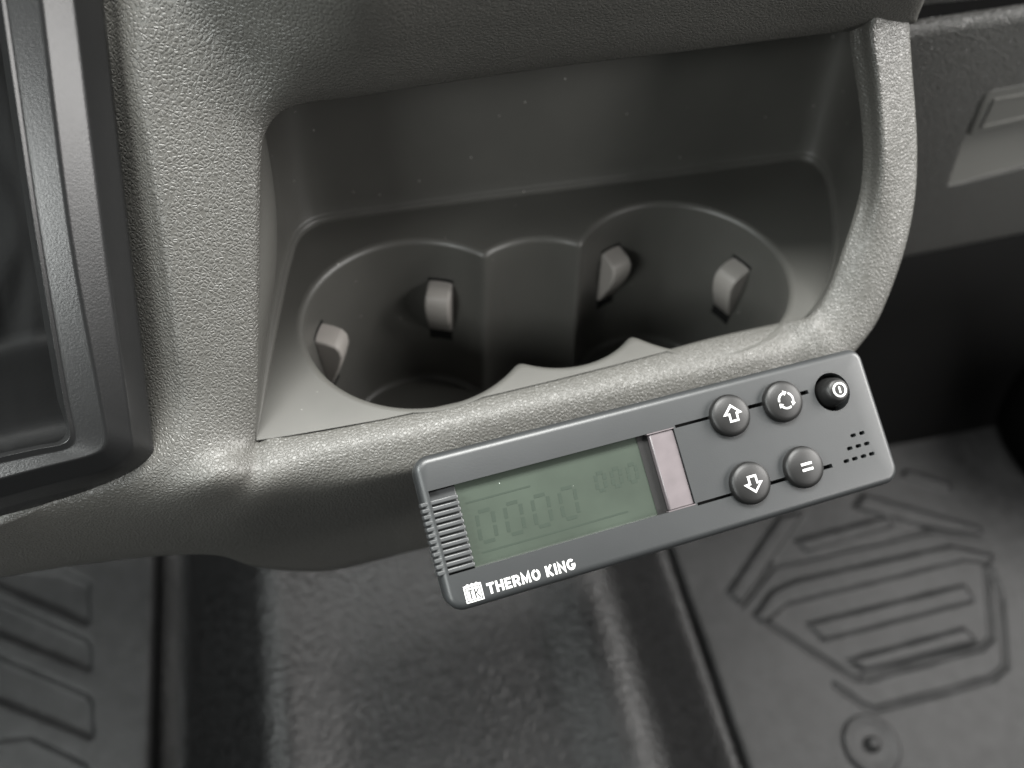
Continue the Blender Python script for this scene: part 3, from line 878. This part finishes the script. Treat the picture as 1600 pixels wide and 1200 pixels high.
# buttons
def dome(r): return 0.30 - .10 * (r / .62) ** 2
def symbol_up(c, s=1):
    return [[(0, .26), (.24, .02), (.13, .02), (.13, -.20), (-.13, -.20), (-.13, .02), (-.24, .02)]]
def btn(cu, cv, kind):
    R0 = .635
    prof = [(R0, -.15), (R0, .10), (R0 - .015, .16), (R0 - .05, .205)]
    for k in range(1, 7):
        r = (R0 - .06) * (1 - k / 6.3); prof.append((r, dome(r)))
    b = MB(cfr).cyl(cu, cv, prof, 44).build('button', M_btn, ctl, sharp=None)
    m = MB(cfr)
    hf = lambda u, v: dome(math.hypot(u - cu, v - cv))
    def put(pts, closed, w=.062):
        m.ribbon([(cu + a, cv + b_) for a, b_ in pts], w, -.01, .012, closed, hf)
    if kind in ('up', 'down'):
        s = 1 if kind == 'up' else -1
        put([(a, s * b_) for a, b_ in [(0, .27), (.25, .03), (.12, .02), (.12, -.19), (-.12, -.19), (-.12, .02), (-.25, .03)]], True)
    if kind == 'equal':
        for dv in (-.085, .085): put([(-.18, dv), (.18, dv)], False, .075)
    if kind == 'cycle':
        for k in range(3):
            a0 = math.radians(95 + 120 * k)
            arc_ = [(.235 * math.cos(a0 + math.radians(t)), .235 * math.sin(a0 + math.radians(t))) for t in range(0, 86, 12)]
            put(arc_, False, .058)
            tip = a0; cx_, cy_ = .235 * math.cos(tip), .235 * math.sin(tip)
            tx, ty = math.sin(tip), -math.cos(tip)
            nx, ny = math.cos(tip), math.sin(tip)
            tri = [(cx_ + nx * .085 - tx * .01, cy_ + ny * .085 - ty * .01), (cx_ - nx * .085 - tx * .01, cy_ - ny * .085 - ty * .01), (cx_ + tx * .11, cy_ + ty * .11)]
            m.add([(cu + a, cv + b_, hf(cu + a, cv + b_) + .014) for a, b_ in tri], [(0, 1, 2)])
    m.build('symbol', M_white, b, smooth=False)
    return b
btn(9.36, -1.06, 'up'); btn(11.16, -1.06, 'cycle'); btn(9.36, -3.13, 'down'); btn(11.18, -3.11, 'equal')
# recessed power button
p = MB(cfr).cyl(PWR[0], PWR[1], [(.46, -.48), (.45, -.05), (.40, .22), (.345, .33), (.29, .37), (.12, .385), (.02, .386)], 40).build('power_button', M_btn, ctl, sharp=None)
m = MB(cfr)
m.ribbon([(PWR[0] + .20 * math.cos(2 * math.pi * k / 28), PWR[1] + .20 * math.sin(2 * math.pi * k / 28)) for k in range(28)], .055, .37, .402, True)
m.ribbon([(PWR[0], PWR[1] - .10), (PWR[0], PWR[1] + .10)], .055, .375, .402)
m.build('symbol', M_white, p, smooth=False)
# printed name and emblem
def ell(cx, cy, rx, ry, a0, a1, n=18): return [(cx + rx * math.cos(math.radians(a0 + (a1 - a0) * k / n)), cy + ry * math.sin(math.radians(a0 + (a1 - a0) * k / n))) for k in range(n + 1)]
GLYPH = {'T': (.74, [[(0, .89), (.74, .89)], [(.37, .84), (.37, 0)]]),
         'H': (.76, [[(.11, 0), (.11, 1)], [(.65, 0), (.65, 1)], [(.12, .5), (.64, .5)]]),
         'E': (.64, [[(.64, .89), (.11, .89), (.11, .11), (.64, .11)], [(.12, .5), (.58, .5)]]),
         'R': (.74, [[(.11, 0), (.11, .89), (.40, .89)] + ell(.42, .665, .20, .225, 80, -80, 10) + [(.40, .44), (.16, .44)], [(.40, .43), (.66, 0)]]),
         'M': (.92, [[(.11, 0), (.11, .92), (.46, .22), (.81, .92), (.81, 0)]]),
         'O': (.86, [ell(.43, .5, .32, .40, 90, 430, 26)]),
         'K': (.76, [[(.11, 0), (.11, 1)], [(.64, 1), (.20, .50), (.66, 0)]]),
         'I': (.22, [[(.11, 0), (.11, 1)]]),
         'N': (.78, [[(.11, 0), (.11, .90), (.67, .10), (.67, 1)]]),
         'G': (.86, [ell(.44, .5, .33, .40, 48, 350, 22)[:-1] + [(.75, .44), (.46, .44)]])}
def lettering(txt, u, v, w, width, height):
    m = MB(cfr); gap = .15; tot = 0
    for ch in txt: tot += (.30 if ch == ' ' else GLYPH[ch][0]) + gap
    kx = width / (tot - gap); x = 0
    for ch in txt:
        if ch == ' ': x += .30 + gap; continue
        wd, strokes = GLYPH[ch]
        for q, st in enumerate(strokes):
            m.ribbon([(u + (x + a) * kx, v + b * height) for a, b in st], .066, w - .004, w + .0015 * q)
        x += wd + gap
    return m
lettering('THERMO KING', 1.05, -4.085, .005, 2.56, .30).build('lettering', M_white, ctl, smooth=False)
m = MB(cfr)
sq = [(.42, -4.16), (.92, -4.16), (.92, -3.70)]
zz = [(.92 - .5 * k / 8, -3.70 + (.04 if k % 2 == 0 else 0.0)) for k in range(1, 8)]
em = sq + zz + [(.42, -3.70)]
v2, f2 = fill2d(em, [])
m.add([(x, y, .004) for x, y in v2], f2)
em_o = m.build('emblem', M_white, ctl, smooth=False, fix=False)
m = MB(cfr)
m.ribbon([(.465, -4.115), (.875, -4.115), (.875, -3.765), (.465, -3.765)], .022, .005, .008, True)
m.ribbon([(.51, -3.84), (.665, -3.84)], .035, .005, .008); m.ribbon([(.5875, -3.862), (.5875, -4.08)], .04, .005, .008)
m.ribbon([(.71, -3.82), (.71, -4.08)], .04, .005, .008); m.ribbon([(.735, -3.95), (.83, -3.83)], .035, .005, .008); m.ribbon([(.76, -3.965), (.835, -4.08)], .035, .005, .008)
m.build('emblem_mark', M_ctrl, em_o, smooth=False)
# bracket that carries the controller on the lip
m = MB(); q = cfr(7, -1.2, -2.38)
m.box((3.5, -6.6, -2.6), (10.5, -5.6, -.6)); m.build('bracket', M_black, ctl, smooth=False)

for o in scene.objects:
    if 'o' in o: del o['o']
